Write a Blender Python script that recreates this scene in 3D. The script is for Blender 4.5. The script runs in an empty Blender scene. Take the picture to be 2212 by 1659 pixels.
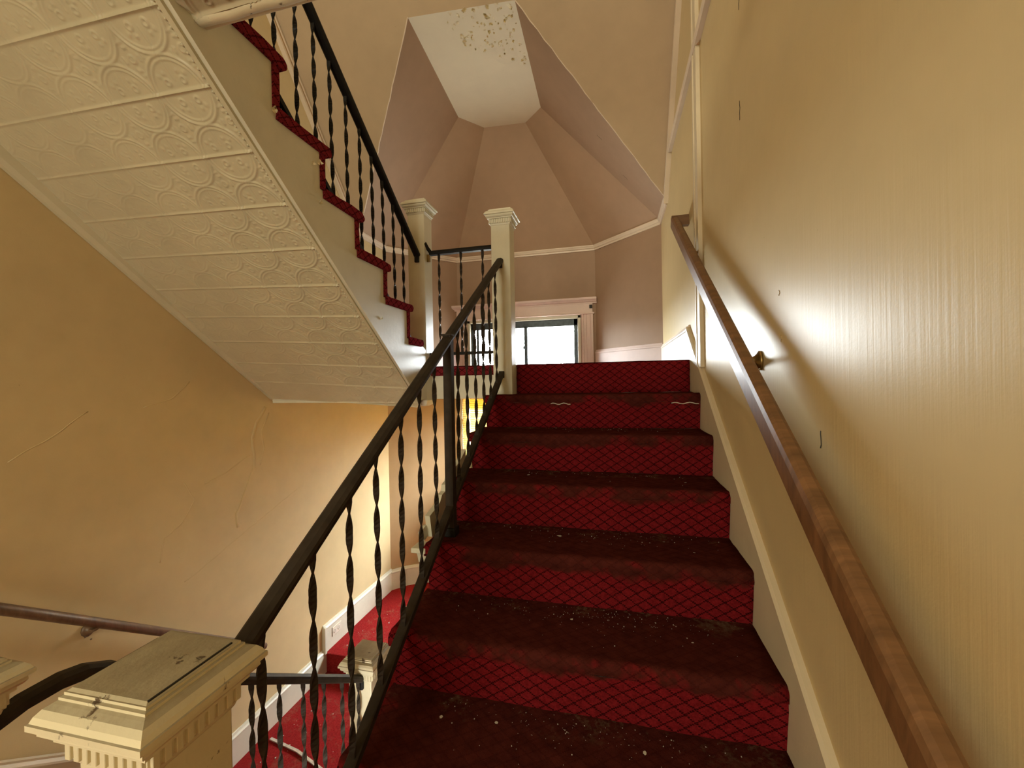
import bpy, bmesh, math, random
from mathutils import Vector, Matrix, noise
import numpy as np

random.seed(7)
scn = bpy.context.scene
COL = scn.collection

# ------------------------------------------------------------------ camera
F_PX, YAW, PITCH, ROLL = 892.3, .2395, -.0025, -.0179
CAM = Vector((.1022, -.6896, 1.1978))
fw = Vector((-math.sin(YAW) * math.cos(PITCH), math.cos(YAW) * math.cos(PITCH), math.sin(PITCH)))
rt = Vector((math.cos(YAW), math.sin(YAW), 0))
up = rt.cross(fw)
rt2 = math.cos(ROLL) * rt + math.sin(ROLL) * up
up2 = -math.sin(ROLL) * rt + math.cos(ROLL) * up
cd = bpy.data.cameras.new('camera')
cam = bpy.data.objects.new('camera', cd)
COL.objects.link(cam)
cd.sensor_width = 36
cd.sensor_fit = 'HORIZONTAL'
cd.lens = F_PX / 2212 * 36
cd.clip_start = .02
m = Matrix((rt2, up2, -fw)).transposed().to_4x4()
m.translation = CAM
cam.matrix_world = m
scn.camera = cam

# ------------------------------------------------------------------ light
SKY = 112.0
w = bpy.data.worlds.new('overcast_sky')
scn.world = w
w.use_nodes = True
bg = w.node_tree.nodes['Background']
bg.inputs[0].default_value = (.93, .97, 1, 1)
bg.inputs[1].default_value = SKY
_nt = w.node_tree
_tc = _nt.nodes.new('ShaderNodeTexCoord')
_sx = _nt.nodes.new('ShaderNodeSeparateXYZ')
_rm = _nt.nodes.new('ShaderNodeValToRGB')
_rm.color_ramp.elements[0].position, _rm.color_ramp.elements[0].color = .49, (.30, .29, .26, 1)
_rm.color_ramp.elements[1].position, _rm.color_ramp.elements[1].color = .505, (.93, .97, 1, 1)
_mr = _nt.nodes.new('ShaderNodeMapRange')
_mr.inputs['From Min'].default_value = -1
_mr.inputs['From Max'].default_value = 1
_nt.links.new(_tc.outputs['Generated'], _sx.inputs[0])
_nt.links.new(_sx.outputs[2], _mr.inputs['Value'])
_nt.links.new(_mr.outputs[0], _rm.inputs[0])
_nt.links.new(_rm.outputs[0], bg.inputs[0])


def area_light(name, loc, target, sx, sy, power, color, portal=False, spread=180):
    l = bpy.data.lights.new(name, 'AREA')
    l.shape = 'RECTANGLE'
    l.size, l.size_y = sx, sy
    l.energy = power
    l.color = color
    l.spread = math.radians(spread)
    if portal:
        l.cycles.is_portal = True
    o = bpy.data.objects.new(name, l)
    COL.objects.link(o)
    o.location = loc
    d = Vector(target) - Vector(loc)
    o.rotation_euler = d.to_track_quat('-Z', 'Y').to_euler()
    return o


area_light('window_portal', (-.90, 4.14, 1.65), (-.90, 0, 1.65), 1.32, .60, 1, (1, 1, 1), True)
area_light('window_portal', (-1.0, 4.14, .53), (-1.0, 0, .53), 1.36, 1.02, 1, (1, 1, 1), True)
# daylight and ceiling lamp of the hall behind the camera; unseen fill added upstairs
area_light('hall_window_daylight', (-1.15, -3.5, 1.15), (-1.0, 0, 1.15), 1.1, 1.3, 68, (1, .95, .72))
area_light('hall_lamp', (-.5, -2.2, 2.2), (-.5, -2.0, 0), .4, .4, 17, (1, .88, .62))
area_light('upper_hall_fill', (-.9, -3.5, 3.35), (-.9, 0, 3.5), 1.0, 1.2, 130, (1, .94, .72))  # added to brighten the sloped ceiling and panel, no source seen there

scn.view_settings.view_transform = 'Standard'
scn.view_settings.look = 'None'
scn.view_settings.exposure = 0.0
scn.view_settings.gamma = 1
scn.view_settings.use_curve_mapping = False
scn.cycles.use_denoising = True
scn.cycles.max_bounces = 14
scn.cycles.diffuse_bounces = 8
scn.cycles.transparent_max_bounces = 12
scn.cycles.sample_clamp_indirect = 6
scn.cycles.caustics_reflective = False
scn.cycles.caustics_refractive = False


# ------------------------------------------------------------------ materials
class NT:
    def __init__(s, name):
        s.m = bpy.data.materials.new(name)
        s.m.use_nodes = True
        s.t = s.m.node_tree
        s.b = s.t.nodes['Principled BSDF']
        s.out = s.t.nodes['Material Output']

    def n(s, kind, **kw):
        x = s.t.nodes.new(kind)
        for k, v in kw.items():
            if k.startswith('i_'):
                x.inputs[k[2:].replace('_', ' ')].default_value = v
            else:
                setattr(x, k, v)
        return x

    def l(s, a, b):
        s.t.links.new(a, b)

    def math(s, op, a, b=None, c=None):
        x = s.n('ShaderNodeMath', operation=op)
        for i, v in enumerate((a, b, c)):
            if v is None:
                continue
            if isinstance(v, (int, float)):
                x.inputs[i].default_value = v
            else:
                s.l(v, x.inputs[i])
        return x.outputs[0]

    def ramp(s, fac, stops):
        x = s.n('ShaderNodeValToRGB')
        e = x.color_ramp.elements
        while len(e) < len(stops):
            e.new(.5)
        for i, (p, c) in enumerate(stops):
            e[i].position = p
            e[i].color = (*c, 1) if len(c) == 3 else c
        s.l(fac, x.inputs[0])
        return x.outputs[0]

    def mix(s, fac, a, b):
        x = s.n('ShaderNodeMix', data_type='RGBA')
        for sock, v in ((x.inputs[0], fac), (x.inputs[6], a), (x.inputs[7], b)):
            if isinstance(v, (int, float)):
                sock.default_value = v
            elif isinstance(v, tuple):
                sock.default_value = (*v, 1)
            else:
                s.l(v, sock)
        return x.outputs[2]

    def noise(s, scale, detail=3, rough=.55, vec=None, stretch=None, dist=0):
        if vec is None:
            vec = s.n('ShaderNodeTexCoord').outputs['Object']
        if stretch:
            mp = s.n('ShaderNodeMapping')
            mp.inputs['Scale'].default_value = stretch
            s.l(vec, mp.inputs[0])
            vec = mp.outputs[0]
        x = s.n('ShaderNodeTexNoise')
        x.inputs['Scale'].default_value = scale
        x.inputs['Detail'].default_value = detail
        x.inputs['Roughness'].default_value = rough
        x.inputs['Distortion'].default_value = dist
        s.l(vec, x.inputs['Vector'])
        return x.outputs['Fac']

    def bump(s, h, strength=.3, distance=.005):
        x = s.n('ShaderNodeBump')
        x.inputs['Strength'].default_value = strength
        x.inputs['Distance'].default_value = distance
        s.l(h, x.inputs['Height'])
        s.l(x.outputs[0], s.b.inputs['Normal'])

    def rough(s, v, spec=.5):
        s.b.inputs['Roughness'].default_value = v
        s.b.inputs['Specular IOR Level'].default_value = spec


def sc(c, k):
    return tuple(min(1, v * k) for v in c)


def wall_paint(name, c, rough=.5, streak=False, mott=.10, spec=.4):
    t = NT(name)
    n1 = t.noise(1.3, 4, .6)
    n2 = t.noise(9, 3, .6)
    f = t.math('ADD', t.math('MULTIPLY', n1, .7), t.math('MULTIPLY', n2, .3))
    col = t.ramp(f, [(.3, sc(c, 1 - mott)), (.7, sc(c, 1 + mott))])
    sp = t.noise(38, 2, .5)
    spots = t.ramp(sp, [(.79, (0, 0, 0)), (.82, (1, 1, 1))])
    t.l(t.mix(t.math('MULTIPLY', spots, .35), col, (.12, .07, .035)), t.b.inputs['Base Color'])
    t.rough(rough, spec)
    if streak:
        h = t.math('ADD', t.noise(14, 4, .6, stretch=(1, 6, .12)), t.math('MULTIPLY', t.noise(160, 2), .25))
        t.bump(h, .2, .003)
    else:
        h = t.math('ADD', t.noise(5, 4, .6), t.math('MULTIPLY', t.noise(190, 2), .2))
        t.bump(h, .18, .006)
    return t.m


def chipped_paint(name, c, dirt=(.10, .065, .035), amount=.62, rough=.42, bumpy=.25, scale=9, grime=None):
    t = NT(name)
    a = t.noise(scale, 6, .68, dist=.4)
    b = t.noise(60, 3, .6)
    col = t.ramp(t.noise(3, 3), [(.3, sc(c, .86)), (.7, c)])
    msk = t.ramp(t.math('ADD', t.math('MULTIPLY', a, .8), t.math('MULTIPLY', b, .2)), [(amount, (0, 0, 0)), (amount + .03, (1, 1, 1))])
    stain = t.ramp(t.noise(4.5, 5, .65), [(.5, (0, 0, 0)), (.75, (1, 1, 1))])
    col = t.mix(t.math('MULTIPLY', stain, .25), col, sc(c, .55))
    if grime:
        # handled and dusty top surfaces
        nz = t.n('ShaderNodeSeparateXYZ')
        t.l(t.n('ShaderNodeNewGeometry').outputs['True Normal'], nz.inputs[0])
        g = t.math('MULTIPLY', t.ramp(nz.outputs[2], [(.55, (0, 0, 0)), (.9, (1, 1, 1))]), t.ramp(t.noise(14, 5, .7, stretch=(1, .5, 1)), [(.25, (.55, .55, .55)), (.75, (1, 1, 1))]))
        col = t.mix(g, col, grime)
    t.l(t.mix(msk, col, dirt), t.b.inputs['Base Color'])
    t.rough(rough, .45)
    t.bump(t.math('SUBTRACT', b, msk), bumpy, .003)
    return t.m


def carpet(name, pattern=True, base=(.185, .0085, .012), worn=(.062, .0125, .010), wear=1.0):
    t = NT(name)
    uv = t.n('ShaderNodeUVMap', uv_map='UVMap').outputs[0]
    sx = t.n('ShaderNodeSeparateXYZ')
    t.l(uv, sx.inputs[0])
    pos = t.n('ShaderNodeTexCoord').outputs['Object']
    fuzz = t.noise(420, 2, .7)
    tuft = t.noise(90, 3, .65)
    u, v = sx.outputs[0], sx.outputs[1]
    jit = t.math('MULTIPLY', t.math('SUBTRACT', t.noise(70, 2), .5), .22)
    a = t.math('ADD', t.math('ADD', t.math('DIVIDE', u, .057), t.math('DIVIDE', v, .041)), jit)
    b = t.math('SUBTRACT', t.math('SUBTRACT', t.math('DIVIDE', u, .057), t.math('DIVIDE', v, .041)), jit)

    def line(p, q):
        d = t.math('PINGPONG', p, .5)
        near = t.math('LESS_THAN', d, .085)
        dash = t.math('GREATER_THAN', t.math('FRACT', t.math('MULTIPLY', q, 5.0)), .42)
        core = t.math('LESS_THAN', d, .04)
        return t.math('MAXIMUM', t.math('MULTIPLY', near, dash), t.math('MULTIPLY', core, .55))
    ln = t.math('MAXIMUM', line(a, b), line(b, a))
    red = t.ramp(tuft, [(.3, sc(base, .72)), (.7, sc(base, 1.25))])
    uv2 = t.n('ShaderNodeUVMap', uv_map='back').outputs[0]
    s2 = t.n('ShaderNodeSeparateXYZ')
    t.l(uv2, s2.inputs[0])
    nn = t.math('ADD', t.math('MULTIPLY', t.noise(5, 3, .6), 1.3), t.math('MULTIPLY', t.noise(24, 3, .6), .5))
    wm = t.math('ADD', s2.outputs[0], t.math('MULTIPLY', t.math('SUBTRACT', nn, .9), .95))
    wm = t.math('SUBTRACT', wm, t.ramp(t.math('ADD', u, .64), [(0, (.38, .38, .38)), (.2, (0, 0, 0))]))
    wm = t.ramp(wm, [(.42, (0, 0, 0)), (.62, (1, 1, 1))])
    wm = t.math('MULTIPLY', wm, wear)
    dirtc = t.ramp(t.noise(26, 4, .6), [(.3, sc(worn, .75)), (.7, sc(worn, 1.3))])
    col = t.mix(wm, red, dirtc)
    if pattern:
        k = t.math('MULTIPLY', ln, t.math('SUBTRACT', .88, t.math('MULTIPLY', wm, .62)))
        col = t.mix(k, col, (.016, .003, .003))
    # grey dust gathered where tread meets riser
    edge = t.ramp(s2.outputs[1], [(0, (1, 1, 1)), (.11, (0, 0, 0))])
    dn = t.ramp(t.math('ADD', t.noise(8, 5, .7), t.math('MULTIPLY', t.noise(75, 3, .7), .35)), [(.72, (0, 0, 0)), (.86, (1, 1, 1))])
    dust = t.math('MULTIPLY', t.math('MULTIPLY', edge, dn), .55 * wear)
    col = t.mix(dust, col, (.20, .15, .09))
    t.l(col, t.b.inputs['Base Color'])
    t.rough(1, .0)
    t.b.inputs['Sheen Weight'].default_value = .0
    t.b.inputs['Sheen Roughness'].default_value = .5
    t.bump(t.math('ADD', fuzz, t.math('MULTIPLY', tuft, .8)), .7, .004)
    return t.m


def metal(name, c, rough=.5, met=.3, var=.3):
    t = NT(name)
    t.l(t.ramp(t.noise(22, 4, .6), [(.3, sc(c, 1 - var)), (.7, sc(c, 1 + var))]), t.b.inputs['Base Color'])
    t.b.inputs['Metallic'].default_value = met
    t.rough(rough, .4 if met < .1 or met > .4 else .2)
    t.bump(t.noise(120, 3), .15, .001)
    return t.m


def wood(name, c, axis=(1, .06, .06)):
    t = NT(name)
    g = t.noise(40, 5, .65, stretch=axis, dist=.6)
    t.l(t.ramp(g, [(.3, sc(c, .6)), (.55, c), (.75, sc(c, 1.35))]), t.b.inputs['Base Color'])
    t.rough(.42, .45)
    t.bump(g, .15, .002)
    return t.m


M = {}
PAINT = (.60, .478, .262)
M['wall'] = wall_paint('ochre_wall_paint', PAINT, .55)
M['wall_r'] = wall_paint('ochre_gloss_wall_paint', PAINT, .37, True, .07, .06)
M['bay'] = wall_paint('backlit_bay_wall_paint', (.35, .235, .155), .6)  # wall paint with the bay's backlight and pink flare put into the colour
M['wall_low'] = wall_paint('ochre_wall_paint_shaded', (.44, .31, .165), .6)  # same ochre paint, darkened by the shade of the lower bay
M['vault'] = wall_paint('tan_plaster', (.41, .275, .175), .6)
M['slope'] = wall_paint('brown_plaster', (.52, .40, .265), .65)
M['panel'] = wall_paint('cream_ceiling_paint', (.90, .84, .64), .6, mott=.05)
M['tin'] = chipped_paint('cream_tin_paint', (.60, .555, .39), (.22, .17, .10), .70, .38, .12, 6)
M['white'] = chipped_paint('old_white_paint', (.72, .70, .56), (.16, .11, .06), .69, .35, .2, 8)
M['newel'] = chipped_paint('scuffed_white_paint', (.72, .66, .47), (.09, .06, .035), .60, .38, .35, 11, (.235, .195, .125))
M['skirt'] = chipped_paint('yellowed_white_paint', (.70, .61, .44), (.25, .18, .10), .68, .4, .2, 7)
M['casing'] = chipped_paint('flare_tinted_white_paint', (.82, .66, .60), (.4, .3, .25), .75, .4, .1, 6)  # white paint with the pink of lens flare put into its colour
M['crown'] = chipped_paint('cream_moulding_paint', (.78, .66, .52), (.3, .22, .14), .74, .4, .1, 6)
M['carpet'] = carpet('red_diamond_carpet', True, (.170, .011, .014), (.068, .015, .011))
M['carpet2'] = carpet('red_diamond_carpet_clean', True, (.19, .020, .026), (.19, .020, .026), 0)
M['carpet3'] = carpet('plain_red_carpet', False, (.24, .018, .018), (.17, .016, .014), .5)
M['iron'] = metal('dark_brown_iron', (.034, .026, .019), .6, .15)
M['ironblk'] = metal('black_iron', (.012, .011, .010), .55, .15)
M['alu'] = metal('dark_window_aluminium', (.06, .075, .085), .4, .5)
M['brass'] = metal('tarnished_brass', (.30, .20, .07), .35, .9)
M['steel'] = metal('pale_edging_metal', (.55, .50, .42), .4, .5)
M['wood'] = wood('walnut_stained_wood', (.20, .100, .043), (.06, 1, .3))
M['wood2'] = wood('worn_brown_wood', (.15, .09, .05), (.06, 1, .3))
M['bare'] = wood('bare_brown_wood', (.22, .13, .06))
M['plastic'] = metal('cream_plastic', (.70, .66, .55), .35, 0, .05)
M['dark'] = metal('dark_slot', (.02, .018, .015), .6, 0)
M['flake'] = metal('paint_flake', (.50, .45, .37), .6, 0, .15)
M['flaket'] = metal('yellow_paint_flake', (.42, .30, .13), .6, 0, .15)
M['floor'] = wood('dark_floorboard', (.12, .06, .03))


def translucent(name, c, k):
    t = NT(name)
    tr = t.n('ShaderNodeBsdfTranslucent')
    tr.inputs[0].default_value = (*c, 1)
    df = t.n('ShaderNodeBsdfDiffuse')
    df.inputs[0].default_value = (*c, 1)
    mx = t.n('ShaderNodeMixShader')
    mx.inputs[0].default_value = k
    t.l(df.outputs[0], mx.inputs[1])
    t.l(tr.outputs[0], mx.inputs[2])
    t.l(mx.outputs[0], t.out.inputs[0])
    return t.m


M['amber'] = translucent('amber_window_shade', (1.0, .84, .38), .6)
M['blind'] = translucent('cream_blind_slat', (.85, .72, .40), .35)


def glass(name):
    t = NT(name)
    tr = t.n('ShaderNodeBsdfTransparent')
    tr.inputs[0].default_value = (.93, .95, .95, 1)
    gl = t.n('ShaderNodeBsdfGlossy')
    gl.inputs['Roughness'].default_value = .03
    mx = t.n('ShaderNodeMixShader')
    mx.inputs[0].default_value = .06
    t.l(tr.outputs[0], mx.inputs[1])
    t.l(gl.outputs[0], mx.inputs[2])
    t.l(mx.outputs[0], t.out.inputs[0])
    return t.m


M['glass'] = glass('dusty_window_glass')


# ------------------------------------------------------------------ object helpers
def link(o, parent=None):
    COL.objects.link(o)
    if parent:
        o.parent = parent
    return o


def obj(name, me, mat, parent=None, loc=None):
    o = bpy.data.objects.new(name, me)
    if mat is not None and not me.materials:
        me.materials.append(mat)
    link(o, parent)
    if loc is not None:
        o.location = loc
    return o


def tag(o, label=None, cat=None, group=None, kind=None):
    for k, v in (('label', label), ('category', cat), ('group', group), ('kind', kind)):
        if v:
            o[k] = v
    return o


def empty(name, loc=(0, 0, 0), **kw):
    o = bpy.data.objects.new(name, None)
    o.empty_display_size = .1
    link(o)
    o.location = loc
    return tag(o, **kw)


def struct(o):
    o['kind'] = 'structure'
    return o


def fin(bm, name, smooth=False):
    bmesh.ops.recalc_face_normals(bm, faces=bm.faces)
    me = bpy.data.meshes.new(name)
    bm.to_mesh(me)
    bm.free()
    if smooth:
        for p in me.polygons:
            p.use_smooth = True
    return me


def box_me(name, lo, hi, bev=0, seg=2):
    bm = bmesh.new()
    bmesh.ops.create_cube(bm, size=1)
    lo, hi = Vector(lo), Vector(hi)
    for v in bm.verts:
        v.co = Vector(((lo[i] + hi[i]) / 2 + v.co[i] * (hi[i] - lo[i])) for i in range(3))
    if bev:
        bmesh.ops.bevel(bm, geom=bm.edges[:], offset=bev, segments=seg, affect='EDGES', profile=.5)
    return fin(bm, name)


def box(name, mat, lo, hi, parent=None, bev=0, seg=2):
    return obj(name, box_me(name, lo, hi, bev, seg), mat, parent)


def prism_me(name, poly, axis, a, b, bev=0):
    """poly: 2D outline in the plane normal to axis ('x': (y,z), 'y': (x,z), 'z': (x,y)), from a to b."""
    def p3(q, t):
        if axis == 'x':
            return (t, q[0], q[1])
        if axis == 'y':
            return (q[0], t, q[1])
        return (q[0], q[1], t)
    bm = bmesh.new()
    va = [bm.verts.new(p3(q, a)) for q in poly]
    vb = [bm.verts.new(p3(q, b)) for q in poly]
    n = len(poly)
    bm.faces.new(va)
    bm.faces.new(vb[::-1])
    for i in range(n):
        bm.faces.new((va[i], vb[i], vb[(i + 1) % n], va[(i + 1) % n]))
    if bev:
        bmesh.ops.recalc_face_normals(bm, faces=bm.faces)
        bmesh.ops.bevel(bm, geom=bm.edges[:], offset=bev, segments=2, affect='EDGES', profile=.5)
    return fin(bm, name)


def prism(name, mat, poly, axis, a, b, parent=None, bev=0):
    return obj(name, prism_me(name, poly, axis, a, b, bev), mat, parent)


def sweep_me(name, pts, prof, upv=(0, 0, 1), smooth=False):
    """sweep a closed 2D profile (side, up) along a polyline with mitred corners."""
    pts = [Vector(p) for p in pts]
    upv = Vector(upv)
    bm = bmesh.new()
    rings = []
    for i, p in enumerate(pts):
        d1 = (pts[i] - pts[i - 1]).normalized() if i else None
        d2 = (pts[i + 1] - pts[i]).normalized() if i < len(pts) - 1 else None
        d = ((d1 or d2) + (d2 or d1)).normalized()
        s = d.cross(upv).normalized()
        u = s.cross(d).normalized()
        k = 1
        if d1 and d2:
            k = 1 / max(.4, d.dot(d1))
            bend = (d2 - d1)
        ring = []
        for a, b in prof:
            off = s * a + u * b
            if d1 and d2 and bend.length > 1e-5:
                bn = bend.normalized()
                c = off.dot(bn)
                off = off + bn * c * (k - 1)
            ring.append(bm.verts.new(p + off))
        rings.append(ring)
    n = len(prof)
    for i in range(len(rings) - 1):
        for j in range(n):
            bm.faces.new((rings[i][j], rings[i][(j + 1) % n], rings[i + 1][(j + 1) % n], rings[i + 1][j]))
    bm.faces.new(rings[0])
    bm.faces.new(rings[-1][::-1])
    return fin(bm, name, smooth)


def sweep(name, mat, pts, prof, parent=None, upv=(0, 0, 1), smooth=False):
    return obj(name, sweep_me(name, pts, prof, upv, smooth), mat, parent)


def rect(wd, ht, r=0):
    a, b = wd / 2, ht / 2
    if not r:
        return [(-a, -b), (a, -b), (a, b), (-a, b)]
    return [(-a + r, -b), (a - r, -b), (a, -b + r), (a, b - r), (a - r, b), (-a + r, b), (-a, b - r), (-a, -b + r)]


def circ(r, n=10):
    return [(r * math.cos(2 * math.pi * i / n), r * math.sin(2 * math.pi * i / n)) for i in range(n)]


def polyface(name, mat, pts, thick, outward, parent=None):
    """a flat slab from a polygon, thickened towards 'outward'"""
    outward = Vector(outward).normalized() * thick
    bm = bmesh.new()
    va = [bm.verts.new(p) for p in pts]
    vb = [bm.verts.new(Vector(p) + outward) for p in pts]
    n = len(pts)
    f = bm.faces.new(va)
    g = bm.faces.new(vb[::-1])
    for i in range(n):
        bm.faces.new((va[i], vb[i], vb[(i + 1) % n], va[(i + 1) % n]))
    bmesh.ops.triangulate(bm, faces=[f, g])
    return obj(name, fin(bm, name), mat, parent)


def carpet_extrude(name, mat, path, backd, x0, x1, parent=None, nx=28, vo=0, wob=.003, seed=0, capl=True, capr=True, wearv=None):
    """carpet strip: path of (y,z) extruded from x0 to x1 with a soft uneven surface and unrolled UVs"""
    bm = bmesh.new()
    uvl = bm.loops.layers.uv.new('UVMap')
    uv2 = bm.loops.layers.uv.new('back')
    L = [0]
    for i in range(1, len(path)):
        L.append(L[-1] + math.dist(path[i], path[i - 1]))
    grid = []
    for i in range(nx + 1):
        x = x0 + (x1 - x0) * i / nx
        row = []
        for j, (y, z) in enumerate(path):
            q = noise.noise_vector(Vector((x * 7 + seed, y * 9, z * 9))) * wob
            q2 = noise.noise_vector(Vector((x * 40 + seed, y * 45, z * 45))) * wob * .35
            ex = 0
            if i in (0, nx):
                ex = noise.noise(Vector((seed * 3.1, y * 60, z * 60))) * .004
            row.append(bm.verts.new((x + ex, y + q.y + q2.y, z + q.z + q2.z)))
        grid.append(row)

    def setuv(f, cs):
        for lp, (i, j) in zip(f.loops, cs):
            lp[uvl].uv = (x0 + (x1 - x0) * i / nx, vo + L[j])
            lp[uv2].uv = (wearv[j] if wearv else 0, backd[j])
    for i in range(nx):
        for j in range(len(path) - 1):
            f = bm.faces.new((grid[i][j], grid[i + 1][j], grid[i + 1][j + 1], grid[i][j + 1]))
            f.smooth = True
            setuv(f, ((i, j), (i + 1, j), (i + 1, j + 1), (i, j + 1)))
    for k, on in ((0, capl), (nx, capr)):
        if on:
            f = bm.faces.new(grid[k])
            for lp, j in zip(f.loops, range(len(path))):
                lp[uvl].uv = (path[j][0], path[j][1])
                lp[uv2].uv = (0, 1)
    bmesh.ops.recalc_face_normals(bm, faces=bm.faces)
    me = bpy.data.meshes.new(name)
    bm.to_mesh(me)
    bm.free()
    return obj(name, me, mat, parent), L[-1]


def twist_me(name, L, wd=.0172, th=.0055, half=.106, plain=.022, seg=8):
    """flat iron bar twisted about its length, standing on the origin"""
    bm = bmesh.new()
    n = max(2, round((L - 2 * plain) / half))
    half = (L - 2 * plain) / n
    zs = [(-.004, 0), (plain, 0)]
    for i in range(1, n * seg + 1):
        zs.append((plain + i * half / seg, math.pi * i / seg))
    zs.append((L + .004, math.pi * n))
    rings = []
    for z, a in zs:
        # flats dwell, turns are quick: as in the bars of the photograph
        c, s = math.cos(a), math.sin(a)
        rings.append([bm.verts.new((c * x - s * y, s * x + c * y, z)) for x, y in
                      ((-wd / 2, -th / 2), (wd / 2, -th / 2), (wd / 2, th / 2), (-wd / 2, th / 2))])
    for i in range(len(rings) - 1):
        for j in range(4):
            f = bm.faces.new((rings[i][j], rings[i][(j + 1) % 4], rings[i + 1][(j + 1) % 4], rings[i + 1][j]))
            f.smooth = j in (0, 2)
    bm.faces.new(rings[0][::-1])
    bm.faces.new(rings[-1])
    me = fin(bm, name)
    for p in me.polygons:
        p.use_smooth = False
    return me


# ------------------------------------------------------------------ measures
R, T = .1881, .27
XW, XL = .565, -2.29           # wall planes
FLOOR = -R
LAND = 7 * R                   # landing with the window
LOWF, LOWB = -1.20, -1.035     # lower floor and its raised bay
CRZ = 2.686
YB = -3.6
TOPZ = 6.6
PR = [(XW, 3.40), (-.068, 4.0)]
PL = [(XL, 3.37), (-1.703, 4.0)]

# ------------------------------------------------------------------ walls
wr = struct(box('wall_right', M['wall_r'], (XW, YB, -1.4), (XW + .14, 3.45, TOPZ)))
wl = struct(box('wall_left', M['wall'], (XL - .14, YB, -1.4), (XL, 3.42, TOPZ)))
struct(box('wall_back', M['wall'], (XL - .14, YB - .14, -1.4), (XW + .14, YB, TOPZ)))
struct(prism('wall_right_bay', M['bay'], [PR[0], PR[1], (PR[1][0] + .05, PR[1][1] + .14), (XW + .14, 3.52)], 'z', -1.4, CRZ + .02))
struct(prism('wall_left_bay', M['bay'], [PL[0], PL[1], (PL[1][0] - .05, PL[1][1] + .14), (XL - .14, 3.50)], 'z', 1.1, CRZ + .02))
struct(prism('wall_left_bay', M['wall_low'], [PL[0], PL[1], (PL[1][0] - .05, PL[1][1] + .14), (XL - .14, 3.50)], 'z', -1.4, 1.1))
# far wall around two window openings
W1 = (-1.555, -.258, 1.36, 1.925)
W2 = (-1.675, -.33, .03, 1.04)
bm = bmesh.new()


def addbox(bm, lo, hi):
    vs = [bm.verts.new((x, y, z)) for x in (lo[0], hi[0]) for y in (lo[1], hi[1]) for z in (lo[2], hi[2])]
    for f in ((0, 1, 3, 2), (4, 6, 7, 5), (0, 4, 5, 1), (2, 3, 7, 6), (0, 2, 6, 4), (1, 5, 7, 3)):
        bm.faces.new([vs[i] for i in f])


y0, y1 = 4.0, 4.14
xa, xb = -1.76, -.01
for lo, hi in (((xa, -1.4), (xb, W2[2])), ((xa, W2[2]), (W2[0], W2[3])), ((W2[1], W2[2]), (xb, W2[3])),
               ((xa, W2[3]), (xb, W1[2])), ((xa, W1[2]), (W1[0], W1[3])), ((W1[1], W1[2]), (xb, W1[3])),
               ((xa, W1[3]), (xb, CRZ + .02))):
    addbox(bm, (lo[0], y0, lo[1]), (hi[0], y1, hi[1]))
struct(obj('wall_far', fin(bm, 'wall_far'), M['bay']))

# ------------------------------------------------------------------ vaulted ceiling over the stair bay
SR = 1.21
Rp = [Vector((XW, 2.95, CRZ)), Vector((XW, 3.40, CRZ)), Vector((-.068, 4.0, CRZ)), Vector((-1.703, 4.0, CRZ)), Vector((XL, 3.37, CRZ)), Vector((XL, 2.90, CRZ))]
rp = [Vector((-.502, 2.06, 3.8)), Vector((-.517, 3.189, 3.8)), Vector((-.704, 3.376, 3.8)), Vector((-1.126, 3.345, 3.8)), Vector((-1.319, 3.118, 3.8)), Vector((-1.266, 1.997, 3.8))]
vault = struct(polyface('ceiling', M['panel'], [rp[5], rp[4], rp[3], rp[2], rp[1], rp[0]], .06, (0, 0, 1)))
for i in range(5):
    a, b, c, d = Rp[i], Rp[i + 1], rp[i + 1], rp[i]
    ctr = (a + b + c + d) / 4
    out = ctr - Vector((-.9, 2.6, 2.4))
    polyface('vault_facet', M['vault'], [a, b, c, d], .06, out, vault)
yt = .2
slope_r = Vector((XW, yt, CRZ + SR * (2.95 - yt)))
slope_l = Vector((XL, yt, CRZ + SR * (2.90 - yt)))
EX = Vector((.05, 0, 0))
sl = polyface('ceiling_slope', M['slope'], [Rp[5] - EX, Rp[5], rp[5], rp[0], Rp[0], Rp[0] + EX, slope_r + EX, slope_l - EX], .06, (0, 1, .8))
struct(sl)
sl.name = 'ceiling'
struct(box('ceiling', M['slope'], (XL, YB, 5.95), (XW, .6, 6.05)))
# crack filler ridges along the two hips and loose paint along them
for a, b in ((Rp[5], rp[5]), (Rp[0], rp[0])):
    pts = [a.lerp(b, i / 24) + noise.noise_vector(Vector((i * .9, 3, 1))) * .008 for i in range(25)]
    sweep('plaster_crack', M['crown'], pts, circ(.004, 5), vault)

# crown moulding round the bay
crown = struct(empty('trim_1'))
cprof = [(0, -.032), (.012, -.032), (.014, -.016), (.024, -.010), (.030, .006), (.034, .010), (.034, .022), (0, .022)]
seq = [(XW, 2.95, CRZ), (XW, 3.40, CRZ), (-.068, 4.0, CRZ), (-1.703, 4.0, CRZ), (XL, 3.37, CRZ), (XL, 2.90, CRZ)]
ins = []
cc = Vector((-.86, 2.9, CRZ))
for i, p in enumerate(seq):
    ins.append(Vector(p))
for i in range(5):
    a, b = ins[i], ins[i + 1]
    sweep('moulding', M['crown'], [a, b], [(-q[0], q[1]) for q in cprof], crown)
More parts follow.
